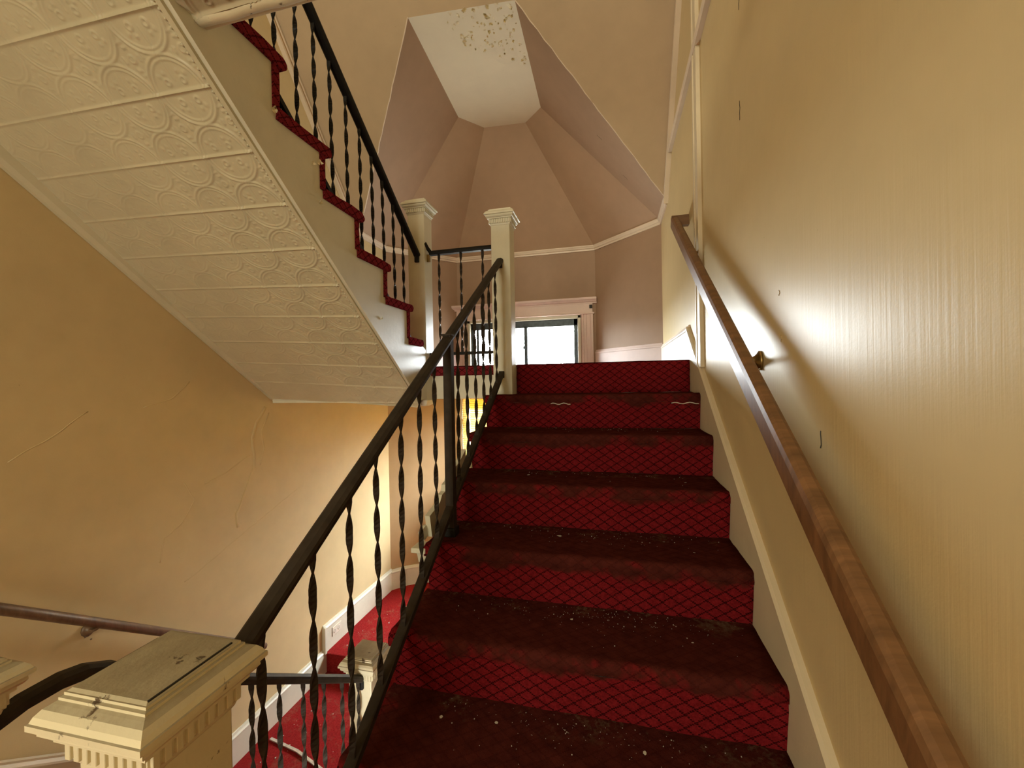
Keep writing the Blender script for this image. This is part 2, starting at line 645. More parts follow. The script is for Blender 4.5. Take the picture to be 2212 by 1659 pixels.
# raking moulding where the sloped ceiling meets the side walls
rake = struct(empty('trim_2'))
rprof = [(-.028, -.03), (.0, -.03), (.0, .03), (-.018, .03), (-.024, .012), (-.028, .0)]
d = Vector((0, -1, SR)).normalized()
nrm = Vector((0, SR, 1)).normalized()
for x, yy, s in ((XW, 2.95, 1), (XL, 2.90, -1)):
    p0 = Vector((x, yy, CRZ)) - nrm * .02
    p1 = p0 + d * 3.9
    pr = [(0, -.052), (.034, -.052), (.036, -.036), (.020, -.030), (.018, -.006), (.032, .0), (.032, .014), (0, .014)]
    if s < 0:
        pr = [(-q[0], q[1]) for q in pr][::-1]
    bm_me = sweep_me('moulding', [p0, p1], [(q[0] * (1 if s > 0 else 1), q[1]) for q in pr], upv=nrm)
    o = obj('moulding', bm_me, M['crown'], rake)
# level moulding along the right wall, with the upright board
lev = struct(empty('trim_3'))
sweep('moulding', M['crown'], [(XW, 2.73, 2.95), (XW, -1.5, 2.95)], [(-0, -.022), (.024, -.022), (.03, -.006), (.03, .012), (.016, .022), (0, .022)], lev)
tv = struct(empty('trim_4'))
box('upright_board', M['skirt'], (.545, 1.625, 1.262), (XW + .002, 1.708, 4.4), tv, .003)
box('edge_bead', M['skirt'], (.540, 1.690, 1.275), (.549, 1.712, 4.4), tv, .002)

# ------------------------------------------------------------------ landing with the window
lf = struct(prism('floor_landing', M['white'], [(XL, 1.80), (-1.09, 1.70), (-1.09, 1.875), (-.53, 1.875), (-.53, 1.935), (XW, 1.935), (XW, 3.40), (-.068, 4.0), (-1.703, 4.0), (XL, 3.37)], 'z', 1.10, LAND - .012))
lf.name = 'floor'
cp = [(-1.09, 1.862), (-.53, 1.862), (-.53, 1.92), (.543, 1.92), (.545, 3.38), (-.07, 3.98), (-1.70, 3.98), (XL + .02, 3.36), (XL + .02, 1.78)]
prism('carpet', M['carpet2'], cp, 'z', LAND - .012, LAND, lf)
path = [(1.868, 1.252), (1.858, 1.256), (1.855, 1.28), (1.857, 1.305), (1.866, LAND), (1.885, LAND + .001)]
carpet_extrude('carpet_edge', M['carpet2'], path, [1] * 6, -1.09, -.60, lf, 16, seed=41)

# landing baseboards
bb = struct(empty('baseboard_right'))
bprof = [(0, 0), (.018, 0), (.018, .19), (.022, .195), (.022, .205), (.014, .215), (.008, .232), (0, .232)]


def base_run(root, a, b, z, h=1.0, mat='crown', flip=False):
    pf = [((-q[0] if not flip else q[0]), q[1] * h) for q in bprof]
    sweep('baseboard_board', M[mat], [(*a, z), (*b, z)], pf, root)


base_run(bb, (XW, 2.01), PR[0], LAND, .93)
base_run(bb, PR[0], PR[1], LAND, 1.0, 'casing')
base_run(bb, PR[1], (-.04, 4.0), LAND, 1.0, 'casing')
bl = struct(empty('baseboard_left'))
base_run(bl, (-1.76, 4.0), PL[1], LAND, 1.0, 'casing')
base_run(bl, PL[1], PL[0], LAND, 1.0, 'casing')

# ------------------------------------------------------------------ window over the landing
win = struct(empty('window_1', (-.9, 4.0, 1.36)))


def wbox(name, mat, lo, hi, bev=.003, root=win):
    o = box(name, M[mat], lo, hi, None, bev)
    o.parent = root
    o.matrix_parent_inverse = Matrix.Translation(root.location).inverted()
    return o


def wprism(name, mat, poly, axis, a, b, root=win):
    o = prism(name, M[mat], poly, axis, a, b)
    o.parent = root
    o.matrix_parent_inverse = Matrix.Translation(root.location).inverted()
    return o


xo0, xo1, zo0, zo1 = W1
# jamb lining
wbox('jamb', 'white', (xo0 - .022, 3.985, zo0), (xo0 + .012, 4.12, zo1 + .02))
wbox('jamb', 'white', (xo1 - .012, 3.985, zo0), (xo1 + .022, 4.12, zo1 + .02))
wbox('jamb_head', 'white', (xo0 - .022, 3.985, zo1 - .012), (xo1 + .022, 4.12, zo1 + .024))
# fluted side casings
for s, xs in ((-1, xo0 - .022), (1, xo1 + .022)):
    pf = [(0, 0), (.012, -.018), (.03, -.020), (.036, -.012), (.062, -.012), (.068, -.020), (.10, -.022), (.118, -.030), (.135, -.030), (.138, 0)]
    wprism('casing', 'casing', [(xs + s * a, 4.0 + b) for a, b in pf], 'z', LAND, zo1 + .03)
# head casing with a cornice
wbox('head_bead', 'casing', (xo0 - .175, 3.962, zo1 + .024), (xo1 + .175, 4.0, zo1 + .042))
wbox('head_board', 'casing', (xo0 - .155, 3.978, zo1 + .042), (xo1 + .155, 4.0, zo1 + .145))
cor = [(4.0, 0), (3.972, 0), (3.970, .012), (3.958, .018), (3.945, .034), (3.935, .040), (3.932, .052), (3.930, .062), (4.0, .062)]
wprism('head_cornice', 'casing', [(a, zo1 + .142 + b) for a, b in cor], 'x', xo0 - .20, xo1 + .20)
wbox('catch', 'dark', (xo1 + .12, 3.966, zo1 + .085), (xo1 + .152, 3.98, zo1 + .125))
# aluminium slider
yf0, yf1 = 4.03, 4.075
zi0, zi1 = zo0 + .03, zo1 - .012
wbox('frame_head', 'alu', (xo0 + .012, yf0, zi1 - .075), (xo1 - .012, yf1, zi1))
wbox('frame_sill', 'alu', (xo0 + .012, yf0, zi0 - .02), (xo1 - .012, yf1, zi0 + .02))
wbox('frame_side', 'alu', (xo0 + .012, yf0, zi0), (xo0 + .047, yf1, zi1))
wbox('frame_side', 'alu', (xo1 - .06, yf0, zi0), (xo1 - .012, yf1, zi1))
wbox('sash_stile', 'alu', (xo0 + .075, yf0 + .005, zi0), (xo0 + .105, yf1, zi1 - .06))
wbox('sash_stile', 'alu', (-.895, yf0, zi0), (-.855, yf1, zi1 - .06))
wbox('sash_latch', 'alu', (-.905, yf0 - .014, zi0 + .20), (-.885, yf0, zi0 + .235))
for a, b in ((xo0 + .105, -.885), (-.857, xo1 - .06)):
    wbox('pane', 'glass', (a, 4.052, zi0), (b, 4.056, zi1 - .075), 0)
wbox('window_sill', 'casing', (xo0 - .16, 3.93, zo0 - .03), (xo1 + .16, 4.12, zo0))

# lower window with blinds
win2 = struct(empty('window_2', (-1.0, 4.0, .03)))
xo0, xo1, zo0, zo1 = W2
wbox('casing', 'skirt', (xo0 - .12, 3.975, zo0 - .02), (xo0, 4.0, zo1 + .05), .003, win2)
wbox('casing', 'skirt', (xo1, 3.975, zo0 - .02), (xo1 + .12, 4.0, zo1 + .05), .003, win2)
wbox('window_sill', 'skirt', (xo0 - .15, 3.93, zo0 - .045), (xo1 + .15, 4.12, zo0), .004, win2)
wbox('sash_rail', 'skirt', (xo0, 4.05, zo0), (xo1, 4.09, zo0 + .05), .003, win2)
wbox('sash_rail', 'skirt', (xo0, 4.05, .80), (xo1, 4.09, .835), .003, win2)
wbox('sash_stile', 'skirt', (xo0, 4.05, zo0), (xo0 + .05, 4.09, zo1), .003, win2)
wbox('sash_stile', 'skirt', (xo1 - .05, 4.05, zo0), (xo1, 4.09, zo1), .003, win2)
wbox('pane', 'glass', (xo0 + .05, 4.068, zo0 + .05), (xo1 - .05, 4.072, zo1), 0, win2)
wbox('shade', 'amber', (xo0 + .075, 4.040, .90), (xo1 - .05, 4.0425, zo1), 0, win2)
# shutter strip at the left of the opening
wbox('shutter_stile', 'skirt', (xo0, 3.99, zo0), (xo0 + .012, 4.03, zo1), .002, win2)
wbox('shutter_stile', 'skirt', (xo0 + .085, 3.99, zo0), (xo0 + .097, 4.03, zo1), .002, win2)
wbox('shutter_panel', 'skirt', (xo0 + .012, 4.0, zo0), (xo0 + .085, 4.02, .30), .002, win2)


def slat_stack(name, mat, x0, x1, z0, z1, dz, wd, y, tilt, root):
    bm = bmesh.new()
    z = z0
    c, s = math.cos(tilt) * wd / 2, math.sin(tilt) * wd / 2
    while z < z1:
        vs = [bm.verts.new(p) for p in ((x0, y - c, z - s), (x1, y - c, z - s), (x1, y + c, z + s), (x0, y + c, z + s))]
        vt = [bm.verts.new(v.co + Vector((0, 0, .0025))) for v in vs]
        bm.faces.new(vs)
        bm.faces.new(vt[::-1])
        for i in range(4):
            bm.faces.new((vs[i], vt[i], vt[(i + 1) % 4], vs[(i + 1) % 4]))
        z += dz
    o = obj(name, fin(bm, name), M[mat])
    o.parent = root
    o.matrix_parent_inverse = Matrix.Translation(root.location).inverted()
    o['kind'] = 'stuff'
    return o


slat_stack('shutter_slats', 'blind', xo0 + .012, xo0 + .085, .315, zo1, .026, .034, 4.01, .9, win2)
slat_stack('blind_slats', 'blind', xo0 + .10, xo1 - .01, zo0 + .06, zo1, .025, .028, 4.02, .82, win2)

# ------------------------------------------------------------------ floors
fl = struct(box('floor', M['floor'], (-1.2, YB, FLOOR - .3), (XW, .03, FLOOR - .01)))
box('carpet', M['carpet3'], (-1.2, YB, FLOOR - .01), (XW, .03, FLOOR), fl)
fl2 = struct(box('floor', M['floor'], (XL, YB, FLOOR - .3), (-1.2, -.42, FLOOR - .01)))
box('carpet', M['carpet3'], (XL, YB, FLOOR - .01), (-1.2, -.42, FLOOR), fl2)


def carpet_slab(name, poly, z0, z1, parent):
    return prism(name, M['carpet3'], poly, 'z', z0, z1, parent, .006)


lowf = struct(box('floor', M['floor'], (XL - .02, -.5, LOWF - .15), (XW, 4.05, LOWF - .012)))
carpet_slab('carpet', [(XL, 1.0), (-.60, 1.0), (-.60, 2.40), (XL, 2.40)], LOWF - .012, LOWF, lowf)
lowb = struct(prism('floor', M['floor'], [(XL, 2.32), (-.60, 2.32), (-.60, 3.99), (-1.703, 3.99), (XL, 3.37)], 'z', LOWF, LOWB - .012))
carpet_slab('carpet', [(XL, 2.285), (-.60, 2.285), (-.60, 3.97), (-1.69, 3.97), (XL + .01, 3.37)], LOWB - .012, LOWB, lowb)
carpet_slab('carpet_riser', [(XL, 2.295), (-.60, 2.295), (-.60, 2.325), (XL, 2.325)], LOWF, LOWB - .008, lowb)
# lower baseboards
bw = struct(empty('baseboard_left'))
base_run(bw, (XL, 3.37), (XL, 2.275), LOWB, .98, 'white', False)
base_run(bw, (XL, 2.30), (XL, 1.12), LOWF, .85, 'white', False)
box('end_block', M['white'], (XL, 2.268, LOWF + .16), (XL + .030, 2.292, LOWB + .215), bw, .004)
bf = struct(empty('baseboard_far'))
arc = [(XL, 3.36), (-2.17, 3.50), (-2.02, 3.60), (-1.85, 3.64), (-1.62, 3.66), (-1.2, 3.68)]
sweep('baseboard_board', M['white'], [(x, y, LOWB) for x, y in arc], [(q[0], q[1] * .93) for q in bprof], bf)
sweep('wall_foot', M['bay'], [(x, y + .03, LOWB) for x, y in arc], [(-.04, 0), (.0, 0), (.0, .20), (-.04, .20)], bf)

# ------------------------------------------------------------------ main staircase
st = empty('staircase', (0, 0, 0), label='main staircase with worn red diamond-patterned carpet rising to the window landing', cat='staircase')
XLT, XLR, XR = -.637, -.6255, .5425
vo = 0
for n in range(0, 8):
    Y, Z = n * T, n * R
    yr = Y + .0256
    # riser
    zb = Z - R
    rp_ = [(yr, zb), (yr - .004, zb + .03), (Y + .015, (zb + Z) / 2 - .01), (Y + .008, Z - .075), (Y + .003, Z - .042)]
    wv = [.25, .05, .0, .30, .58]
    if n == 7:
        rp_ = [(yr, zb), (yr - .004, zb + .05), (yr - .005, zb + .10), (yr - .006, zb + .155), (yr - .002, Z - .012), (yr + .008, Z - .001), (yr + .04, Z + .002)]
        wv = [.2, .05, 0, 0, .1, .3, .6]
    o, L = carpet_extrude('riser', M['carpet'], rp_, [1] * len(rp_), XLR if n < 7 else -.50, XR, st, 26, vo, .0035, n * 5 + 1, wearv=wv)
    vo += L
    if n == 7:
        break
    tp = []
    tp.append((Y + .0032, Z - .044))
    tp.append((Y + .0005, Z - .033))
    for i in range(7):
        a = math.radians(180 - 90 * i / 6)
        tp.append((Y + .023 + .023 * math.cos(a), Z - .023 + .023 * math.sin(a)))
    for q in (.05, .08, .12, .16, .20, .24, .275, T + .03):
        tp.append((Y + q, Z - .002 * math.sin(q / T * 3.1)))
    bd = [max(0, (T + .0256) - (p[0] - Y)) for p in tp]
    o, L = carpet_extrude('tread', M['carpet'], tp, bd, XLT, XR, st, 26, vo, .003, n * 5 + 3, wearv=[.58, .6, .62, .62, .64, .66, .7, .76, .84] + [1] * 8)
    vo += L
# rough solid carriage below the carpet
poly = [(.045, -R)]
for n in range(0, 7):
    poly += [(n * T + .05, n * R - .045), ((n + 1) * T + .05, n * R - .045)]
poly += [(1.93, 6 * R), (1.93, LAND - .25), (.5, -R)]
prism('carriage', M['white'], poly, 'x', -.572, XR + .004, st)
# exposed and broken white side boards by the rail
tb = box('tread_end', M['white'], (-.69, .805, .528), (-.628, .885, .549), st, .004)
tag(tb, 'bare white tread end sticking out past the carpet')
prism('tread_bracket', M['white'], [(.815, .528), (.83, .485), (.86, .475), (.93, .47), (.95, .528)], 'x', -.668, -.632, st)
brk = prism('side_board', M['white'], [(.880, .655), (.90, .563), (.95, .545), (1.30, .60), (1.32, .86), (1.22, .81), (1.18, .80), (1.15, .775), (1.10, .775), (1.085, .75), (1.055, .742), (1.045, .715), (1.01, .708), (.985, .682), (.965, .675)], 'x', -.662, -.640, st)
tag(brk, 'broken ragged edged white side board')
prism('side_board', M['white'], [(.835, .60), (.88, .615), (.93, .61), (.925, .575), (.87, .555), (.855, .575)], 'x', -.672, -.66, st)
prism('side_board', M['white'], [(1.40, .745), (1.56, .752), (1.56, .90), (1.50, .86), (1.45, .80), (1.42, .79)], 'x', -.648, -.632, st)

# slits where the backing shows through the carpet below the sixth nosing
for x0_, x1_ in ((-.24, -.13), (.40, .535)):
    n_ = 9
    pts = [(x0_ + (x1_ - x0_) * i / n_, 6 * T + .0045 + .001 * (i % 2), 6 * R - .052 + .004 * math.sin(i * 1.3)) for i in range(n_ + 1)]
    o = sweep('carpet_slit', M['flake'], pts, [(-.002, -.002), (.002, -.002), (.002, .002), (-.002, .002)], st)
    tag(o, 'frayed pale slit in the carpet')
# skirt board along the right wall
sk = struct(empty('baseboard_right'))


def zl(y):
    return .697 * y + .108


prism('skirt_board', M['skirt'], [(-.30, -R), (-.30, zl(-.3)), (2.03, zl(2.03)), (2.03, LAND - .02), (1.9, 1.0), (0, -R)], 'x', XR, XW - .004, sk)
sweep('skirt_cap', M['skirt'], [(.5525, -.30, zl(-.3)), (.5525, 2.02, zl(2.02))], [(-.012, -.012), (.013, -.012), (.013, .006), (-.004, .006), (-.012, -.002)], sk)

# ------------------------------------------------------------------ newel posts
def newel_profile(w, k=1.0):
    s = w / .125
    base = [(.0, 0), (.066, 0), (.070, -.003), (.072, -.003), (.072, -.007), (.076, -.008), (.076, -.012), (.080, -.014), (.087, -.018), (.093, -.025), (.096, -.032), (.0985, -.033), (.0985, -.041),
            (.090, -.043), (.091, -.052), (.086, -.058), (.080, -.060), (.080, -.067), (.0705, -.068), (.0705, -.094), (.067, -.098), (.0655, -.104), (.0625, -.108)]
    return [(a * s, b * s * k) for a, b in base]


def square_lathe(name, prof, mat, parent, close_bottom=None):
    bm = bmesh.new()
    rings = []
    for h, z in prof:
        if h == 0:
            continue
        rings.append([bm.verts.new((x * h, y * h, z)) for x, y in ((-1, -1), (1, -1), (1, 1), (-1, 1))])
    for i in range(len(rings) - 1):
        for j in range(4):
            bm.faces.new((rings[i][j], rings[i][(j + 1) % 4], rings[i + 1][(j + 1) % 4], rings[i + 1][j]))
    bm.faces.new(rings[0][::-1])
    bm.faces.new(rings[-1])
    return obj(name, fin(bm, name), mat, parent)


def newel(loc, ztop, zbot, wd, label, fine=False, k=1.0, mat='newel', rot=0):
    root = empty('newel_post', (loc[0], loc[1], zbot), label=label, cat='newel post')
    root.rotation_euler = (0, 0, rot)
    H = ztop - zbot
    pf = [(a, b + H) for a, b in newel_profile(wd, k)]
    cap = square_lathe('cap', pf, M[mat], root)
    hw = wd / 2
    zs = pf[-1][1]
    bmx = box_me('shaft', (-hw, -hw, 0), (hw, hw, zs + .01), .003, 2)
    obj('shaft', bmx, M[mat], root)
    s = wd / .125
    # dentils
    z1, z0 = H - .0685 * s * k, H - .093 * s * k
    nd = 9
    pitch = .141 * s / nd
    if fine:
        dm = box_me('dentil', (-pitch * .3, -.004, z0), (pitch * .3, .005, z1), .0008, 1)
        dm.materials.append(M[mat])
        for q in range(4):
            ang = q * math.pi / 2
            for i in range(nd):
                o = bpy.data.objects.new('dentil', dm)
                link(o, cap)
                u = (i - (nd - 1) / 2) * pitch
                o.rotation_euler = (0, 0, ang)
                o.location = (math.cos(ang) * u + math.sin(ang) * .0715 * s, math.sin(ang) * u - math.cos(ang) * .0715 * s, 0)
    else:
        bm = bmesh.new()
        for q in range(4):
            ang = q * math.pi / 2
            rm = Matrix.Rotation(ang, 3, 'Z')
            for i in range(nd):
                u = (i - (nd - 1) / 2) * pitch
                n0 = len(bm.verts)
                addbox(bm, (u - pitch * .3, -.0755 * s, z0), (u + pitch * .3, -.068 * s, z1))
                bm.verts.ensure_lookup_table()
                for v in bm.verts[n0:]:
                    v.co = rm @ v.co
        o = obj('dentil_row', fin(bm, 'dentil_row'), M[mat], cap)
        o['kind'] = 'stuff'
    return root


nw_front = newel((-.568, -.213), .787, FLOOR, .125, 'large scuffed white newel post at the foot of the main stair railing', True, rot=.02)
box('split', M['dark'], (.0655, -.066, .9735), (.0680, .060, .9757), nw_front)
box('split', M['dark'], (-.0785, -.01, .9655), (-.077, .055, .969), nw_front)
nw_left = newel((-1.085, -.235), .70, FLOOR, .125, 'white newel post cut off by the left edge beside the short curved rail')
nw_low = newel((-1.075, 1.075), -.075, LOWF, .118, 'low white newel post with dark chips standing on the lower red floor', False, 1.15)
nw_r = newel((-.562, 1.850), 2.247 + .035, 6 * R - .002, .120, 'white newel post on the landing where the main stair railing ends', mat='white')
nw_l = newel((-1.133, 1.850), 2.375 + .035, 1.10, .117, 'taller white newel post at the start of the upper flight', mat='white')
# worn drop under the taller post
pd = [(0, 0), (.058, .0), (.062, -.006), (.055, -.02), (.048, -.035), (.03, -.045)]
o = square_lathe('pendant_drop', pd, M['white'], nw_l)
tag(o, 'peeling white drop below the landing edge')

# ------------------------------------------------------------------ iron railings
def railing(name, label, cat='railing'):
    return empty(name, (0, 0, 0), label=label, cat=cat)


def lerp2(a, b, y):
    return a[1] + (b[1] - a[1]) * (y - a[0]) / (b[0] - a[0])


XI = -.567
r1 = railing('stair_railing', 'dark iron railing with twisted balusters along the main red stair')
top = lambda y: .732 + .665 * (y + .058)
bot = lambda y: .234 + .671 * (y - .256)
hand_prof = [(-.019, -.012), (-.012, -.016), (.012, -.016), (.019, -.012), (.022, 0), (.020, .008), (.010, .015), (-.010, .015), (-.020, .008), (-.022, 0)]
sweep('top_rail', M['iron'], [(XI, -.1135, top(-.1135)), (XI, 1.789, top(1.789))], hand_prof, r1, smooth=False)
chan = [(-.016, -.010), (.016, -.010), (.016, .010), (.013, .012), (-.013, .012), (-.016, .010)]
sweep('bottom_rail', M['iron'], [(XI, -.149, bot(-.149)), (XI, 1.789, bot(1.789))], chan, r1)
L1 = top(.5) - bot(.5) - .018
bme = twist_me('baluster', L1)
bme.materials.append(M['iron'])
ys = [-.03 + .1365 * i for i in range(7)] + [1.03 + .129 * i for i in range(7)]
for i, y in enumerate(ys):
    o = bpy.data.objects.new('baluster', bme)
    link(o, r1)
    o.location = (XI, y, bot(y) + .006)
    o.rotation_euler = (random.uniform(-.006, .006), random.uniform(-.008, .008), random.uniform(-.12, .2))
# square iron post half way
box('post', M['iron'], (XI - .018, .915, 3 * R - .004), (XI + .018, .951, top(.933) + .01), r1, .002)
box('post_cap', M['iron'], (XI - .023, .909, top(.933) + .008), (XI + .023, .957, top(.933) + .016), r1, .002)
box('post_foot', M['ironblk'], (XI - .024, .905, 3 * R - .003), (XI + .026, .961, 3 * R + .035), r1, .006)
# rail ends screwed to the posts
box('rail_bracket', M['iron'], (XI - .016, 1.776, top(1.785) - .045), (XI + .016, 1.792, top(1.785) + .012), r1, .002)
box('rail_bracket', M['iron'], (XI - .016, 1.776, bot(1.785) - .03), (XI + .016, 1.792, bot(1.785) + .012), r1, .002)

X2 = -1.125
r2 = railing('stair_railing', 'black iron railing with twisted balusters on the upper flight under the ceiling opening')
top2 = lambda y: 2.169 + .79 * (1.629 - y)
bot2 = lambda y: 1.505 + .80 * (1.629 - y)
sweep('top_rail', M['ironblk'], [(X2, 1.790, top2(1.790)), (X2, .1, top2(.1))], hand_prof, r2)
sweep('bottom_rail', M['ironblk'], [(X2, 1.790, bot2(1.790)), (X2, .1, bot2(.1))], chan, r2)
bme2 = twist_me('baluster', top2(1) - bot2(1) - .018)
bme2.materials.append(M['ironblk'])
for i in range(13):
    y = 1.61 - .1085 * i
    o = bpy.data.objects.new('baluster', bme2)
    link(o, r2)
    o.location = (X2, y, bot2(y) + .006)
    o.rotation_euler = (random.uniform(-.006, .006), random.uniform(-.02, -.005), random.uniform(-.1, .25))
box('rail_bracket', M['ironblk'], (X2 - .014, 1.775, top2(1.785) - .05), (X2 + .014, 1.792, top2(1.785) + .01), r2, .002)

r3 = railing('landing_railing', 'short level iron railing between the two landing newel posts')
ZT3, ZB3, Y3 = 2.066, 1.397, 1.85
flat = [(-.016, -.014), (.016, -.014), (.018, 0), (.012, .014), (-.012, .014), (-.018, 0)]
sweep('top_rail', M['ironblk'], [(-1.062, Y3, ZT3), (-.6225, Y3, ZT3)], flat, r3)
sweep('bottom_rail', M['ironblk'], [(-1.073, Y3, ZB3), (-.6225, Y3, ZB3)], rect(.024, .018), r3)
bme3 = twist_me('baluster', ZT3 - ZB3 - .022, half=.095)
bme3.materials.append(M['iron'])
for x in (-.999, -.846, -.698):
    o = bpy.data.objects.new('baluster', bme3)
    link(o, r3)
    o.location = (x, Y3, ZB3 + .008)
    o.rotation_euler = (0, 0, random.uniform(-.2, .2))
sweep('rail_bracket', M['ironblk'], [(-1.075, 1.80, ZT3 + .055), (-1.068, 1.825, ZT3 + .028), (-1.05, 1.85, ZT3 - .004)], rect(.012, .02), r3)
box('rail_bracket', M['brass'], (-1.076, 1.825, ZT3 - .062), (-1.058, 1.848, ZT3 - .012), r3, .003)
box('rail_bracket', M['iron'], (-1.074, 1.835, ZB3 - .055), (-1.060, 1.855, ZB3 - .008), r3, .003)

X0 = -1.068
r0 = railing('stair_railing', 'worn iron railing running down to the low newel post in the lower left')
top0 = lambda y: .247 - .700 * (y - .412)
curve = [(-.165, .560), (-.12, .572), (-.06, .574), (-.02, .566), (.03, .540), (.08, top0(.08) + .006), (.16, top0(.16)), (1.008, top0(1.008))]
sweep('top_rail', M['iron'], [(X0, y, z) for y, z in curve], hand_prof, r0)
bot0 = lambda y: top0(y) - .68
sweep('bottom_rail', M['iron'], [(X0, .05, bot0(.05)), (X0, 1.012, bot0(1.012))], chan, r0)
bme0 = twist_me('baluster', .662)
bme0.materials.append(M['iron'])
for i in range(9):
    y = .075 + .1145 * i
    o = bpy.data.objects.new('baluster', bme0)
    link(o, r0)
    o.location = (X0, y, bot0(y) + .006)
    o.rotation_euler = (0, 0, random.uniform(-.15, .15))
box('rail_bracket', M['ironblk'], (X0 - .016, 1.0, top0(1.015) - .045), (X0 + .016, 1.015, top0(1.015) + .02), r0, .003)

# ------------------------------------------------------------------ upper flight
s2 = empty('staircase', (0, 0, 0), label='upper flight with red carpeted treads and embossed cream tin underside', cat='staircase')
nos = [(1.735, 1.462), (1.60, 1.655), (1.350, 1.836), (1.104, 2.015), (.868, 2.198), (.622, 2.394), (.376, 2.585)]
XE = -1.064
for k, (Y, Zc) in enumerate(nos):
    z1 = Zc + .021
    zprev = (nos[k - 1][1] + .021) if k else LAND
    ynext = (nos[k + 1][0] - .045) if k < len(nos) - 1 else Y - .3
    # tread: closed rounded slab wrapped in carpet
    th = .044
    tp = [(ynext, z1 - th)]
    for i in range(9):
        a = math.radians(270 + 180 * i / 8)
        tp.append((Y - th / 2 + th / 2 * math.cos(a) + .002, z1 - th / 2 + th / 2 * math.sin(a)))
    for q in (.3, .6, 1.0):
        tp.append((Y - th / 2 + (ynext - Y + th / 2) * q, z1))
    tp.append((ynext, z1 - th))
    carpet_extrude('tread', M['carpet2'], tp[::-1], [1] * len(tp), XL + .012, XE, s2, 24, k * .45, .006, 60 + k)
    rpth = [(Y - .062, zprev - .01), (Y - .062, z1 - th + .005), (Y - .030, z1 - th + .005), (Y - .032, (zprev + z1) / 2), (Y - .030, zprev - .01), (Y - .062, zprev - .01)]
    if k == 0:
        continue
    carpet_extrude('riser', M['carpet2'], rpth, [1] * len(rpth), XL + .012, XE - .006, s2, 20, k * .45 + .25, .003, 80 + k)
# stringer
soff = lambda y: 1.10 + .786 * (1.70 - y)
poly = [(1.788, 1.10), (1.788, 1.42), (1.728, 1.452), (nos[0][0] - .045, nos[0][1] - .005)]
for k, (Y, Zc) in enumerate(nos):
    if k == 0:
        continue
    zprev = nos[k - 1][1]
    poly += [(Y - .045, zprev), (Y - .045, Zc - .005)]
poly += [(.05, nos[-1][1]), (.05, soff(.05)), (1.69, 1.10)]
sg = prism('stringer', M['white'], poly, 'x', -1.100, -1.076, s2)
# beaded bottom edge of the stringer with a gap
edge = [(-1.098, 1.70, 1.097), (-1.098, .0, soff(0) - .003)]
sweep('edge_bead', M['tin'], edge, [(-.006, -.010), (.010, -.010), (.012, 0), (.008, .012), (-.006, .012)], s2)
# rope beads on the rim
bm = bmesh.new()
a, b = Vector((-1.116, 1.68, soff(1.68) - .006)), Vector((-1.116, .02, soff(.02) - .006))
nb = 105
for i in range(nb):
    p = a.lerp(b, i / nb)
    bmesh.ops.create_icosphere(bm, subdivisions=1, radius=.0062, matrix=Matrix.Translation(p))
o = obj('rope_bead', fin(bm, 'rope_bead', True), M['tin'], s2)
o['kind'] = 'stuff'

# embossed tin panels of the underside
TW, PX = 1.165, .205
pitch_y = .155
slope_len = pitch_y * math.sqrt(1 + .786 ** 2)


def relief(x, y, P):
    """height of the pressed pattern; x from the right edge, y along the slope, P pitch"""
    h = np.zeros_like(x)
    yy = np.abs((y + P / 2) % P - P / 2)
    h += .0055 * np.exp(-(yy / .0045) ** 2)
    xx = (x - .13 + PX / 2) % PX - PX / 2
    yq = (y + P / 2) % P - P / 2
    rr = np.sqrt((xx / 1.0) ** 2 + (yq * PX / P) ** 2)
    for r_, a_, w_ in ((PX / 2 - .001, .0034, .0040), (PX / 2 - .014, .0022, .0030)):
        h += a_ * np.exp(-((rr - r_) / w_) ** 2)
    # scroll ornaments inside the rings
    for dx, dy, r_ in ((.032, .028, .009), (-.032, .028, .009), (.032, -.028, .009), (-.032, -.028, .009)):
        q = np.sqrt((xx - dx) ** 2 + (yq - dy) ** 2)
        h += .0026 * np.exp(-((q - r_) / .003) ** 2)
    for dx, dy in ((.028, .052), (-.028, .052), (.028, -.052), (-.028, -.052), (.05, .045), (-.05, .045), (.05, -.045), (-.05, -.045)):
        h += .0022 * np.exp(-(((xx - dx) ** 2 + (yq - dy) ** 2) / .006 ** 2))
    # fine stem between rings
    h += .0016 * np.exp(-(xx / .0025) ** 2) * (np.abs(yq) > .03)
    # rosettes in the gaps
    xg = (x - .13) % PX - PX / 2
    yg = (y) % P - P / 2
    q = np.sqrt(xg ** 2 + yg ** 2)
    th = np.arctan2(yg, xg)
    h += .0028 * np.exp(-((q - .010) / .003) ** 2) + .0022 * np.exp(-(q / .004) ** 2)
    h += .0020 * np.exp(-((q - .030) / .005) ** 2) * (np.cos(th * 4) > .3)
    h += .0016 * np.exp(-((q - .044) / .004) ** 2) * (np.cos(th * 4 + .6) > .5)
    return h


def tin_mesh(name, wx, ly, P, nxx, nyy):
    xs = np.linspace(0, wx, nxx + 1)
    ysx = np.linspace(0, ly, nyy + 1)
    gx, gy = np.meshgrid(xs, ysx)
    # relief flattened away from the rim, shaping in the fall-off of grazing light
    fade = 1.35 * (1 - .72 * np.clip((gx - .15) / .6, 0, 1))
    h = relief(gx, gy, P) * fade
    co = np.stack([gx.ravel(), gy.ravel(), -h.ravel()], 1)
    idx = np.arange((nxx + 1) * (nyy + 1)).reshape(nyy + 1, nxx + 1)
    f = np.stack([idx[:-1, :-1].ravel(), idx[:-1, 1:].ravel(), idx[1:, 1:].ravel(), idx[1:, :-1].ravel()], 1)
    me = bpy.data.meshes.new(name)
    me.from_pydata(co.tolist(), [], f.tolist())
    for p in me.polygons:
        p.use_smooth = True
    me.materials.append(M['tin'])
    return me


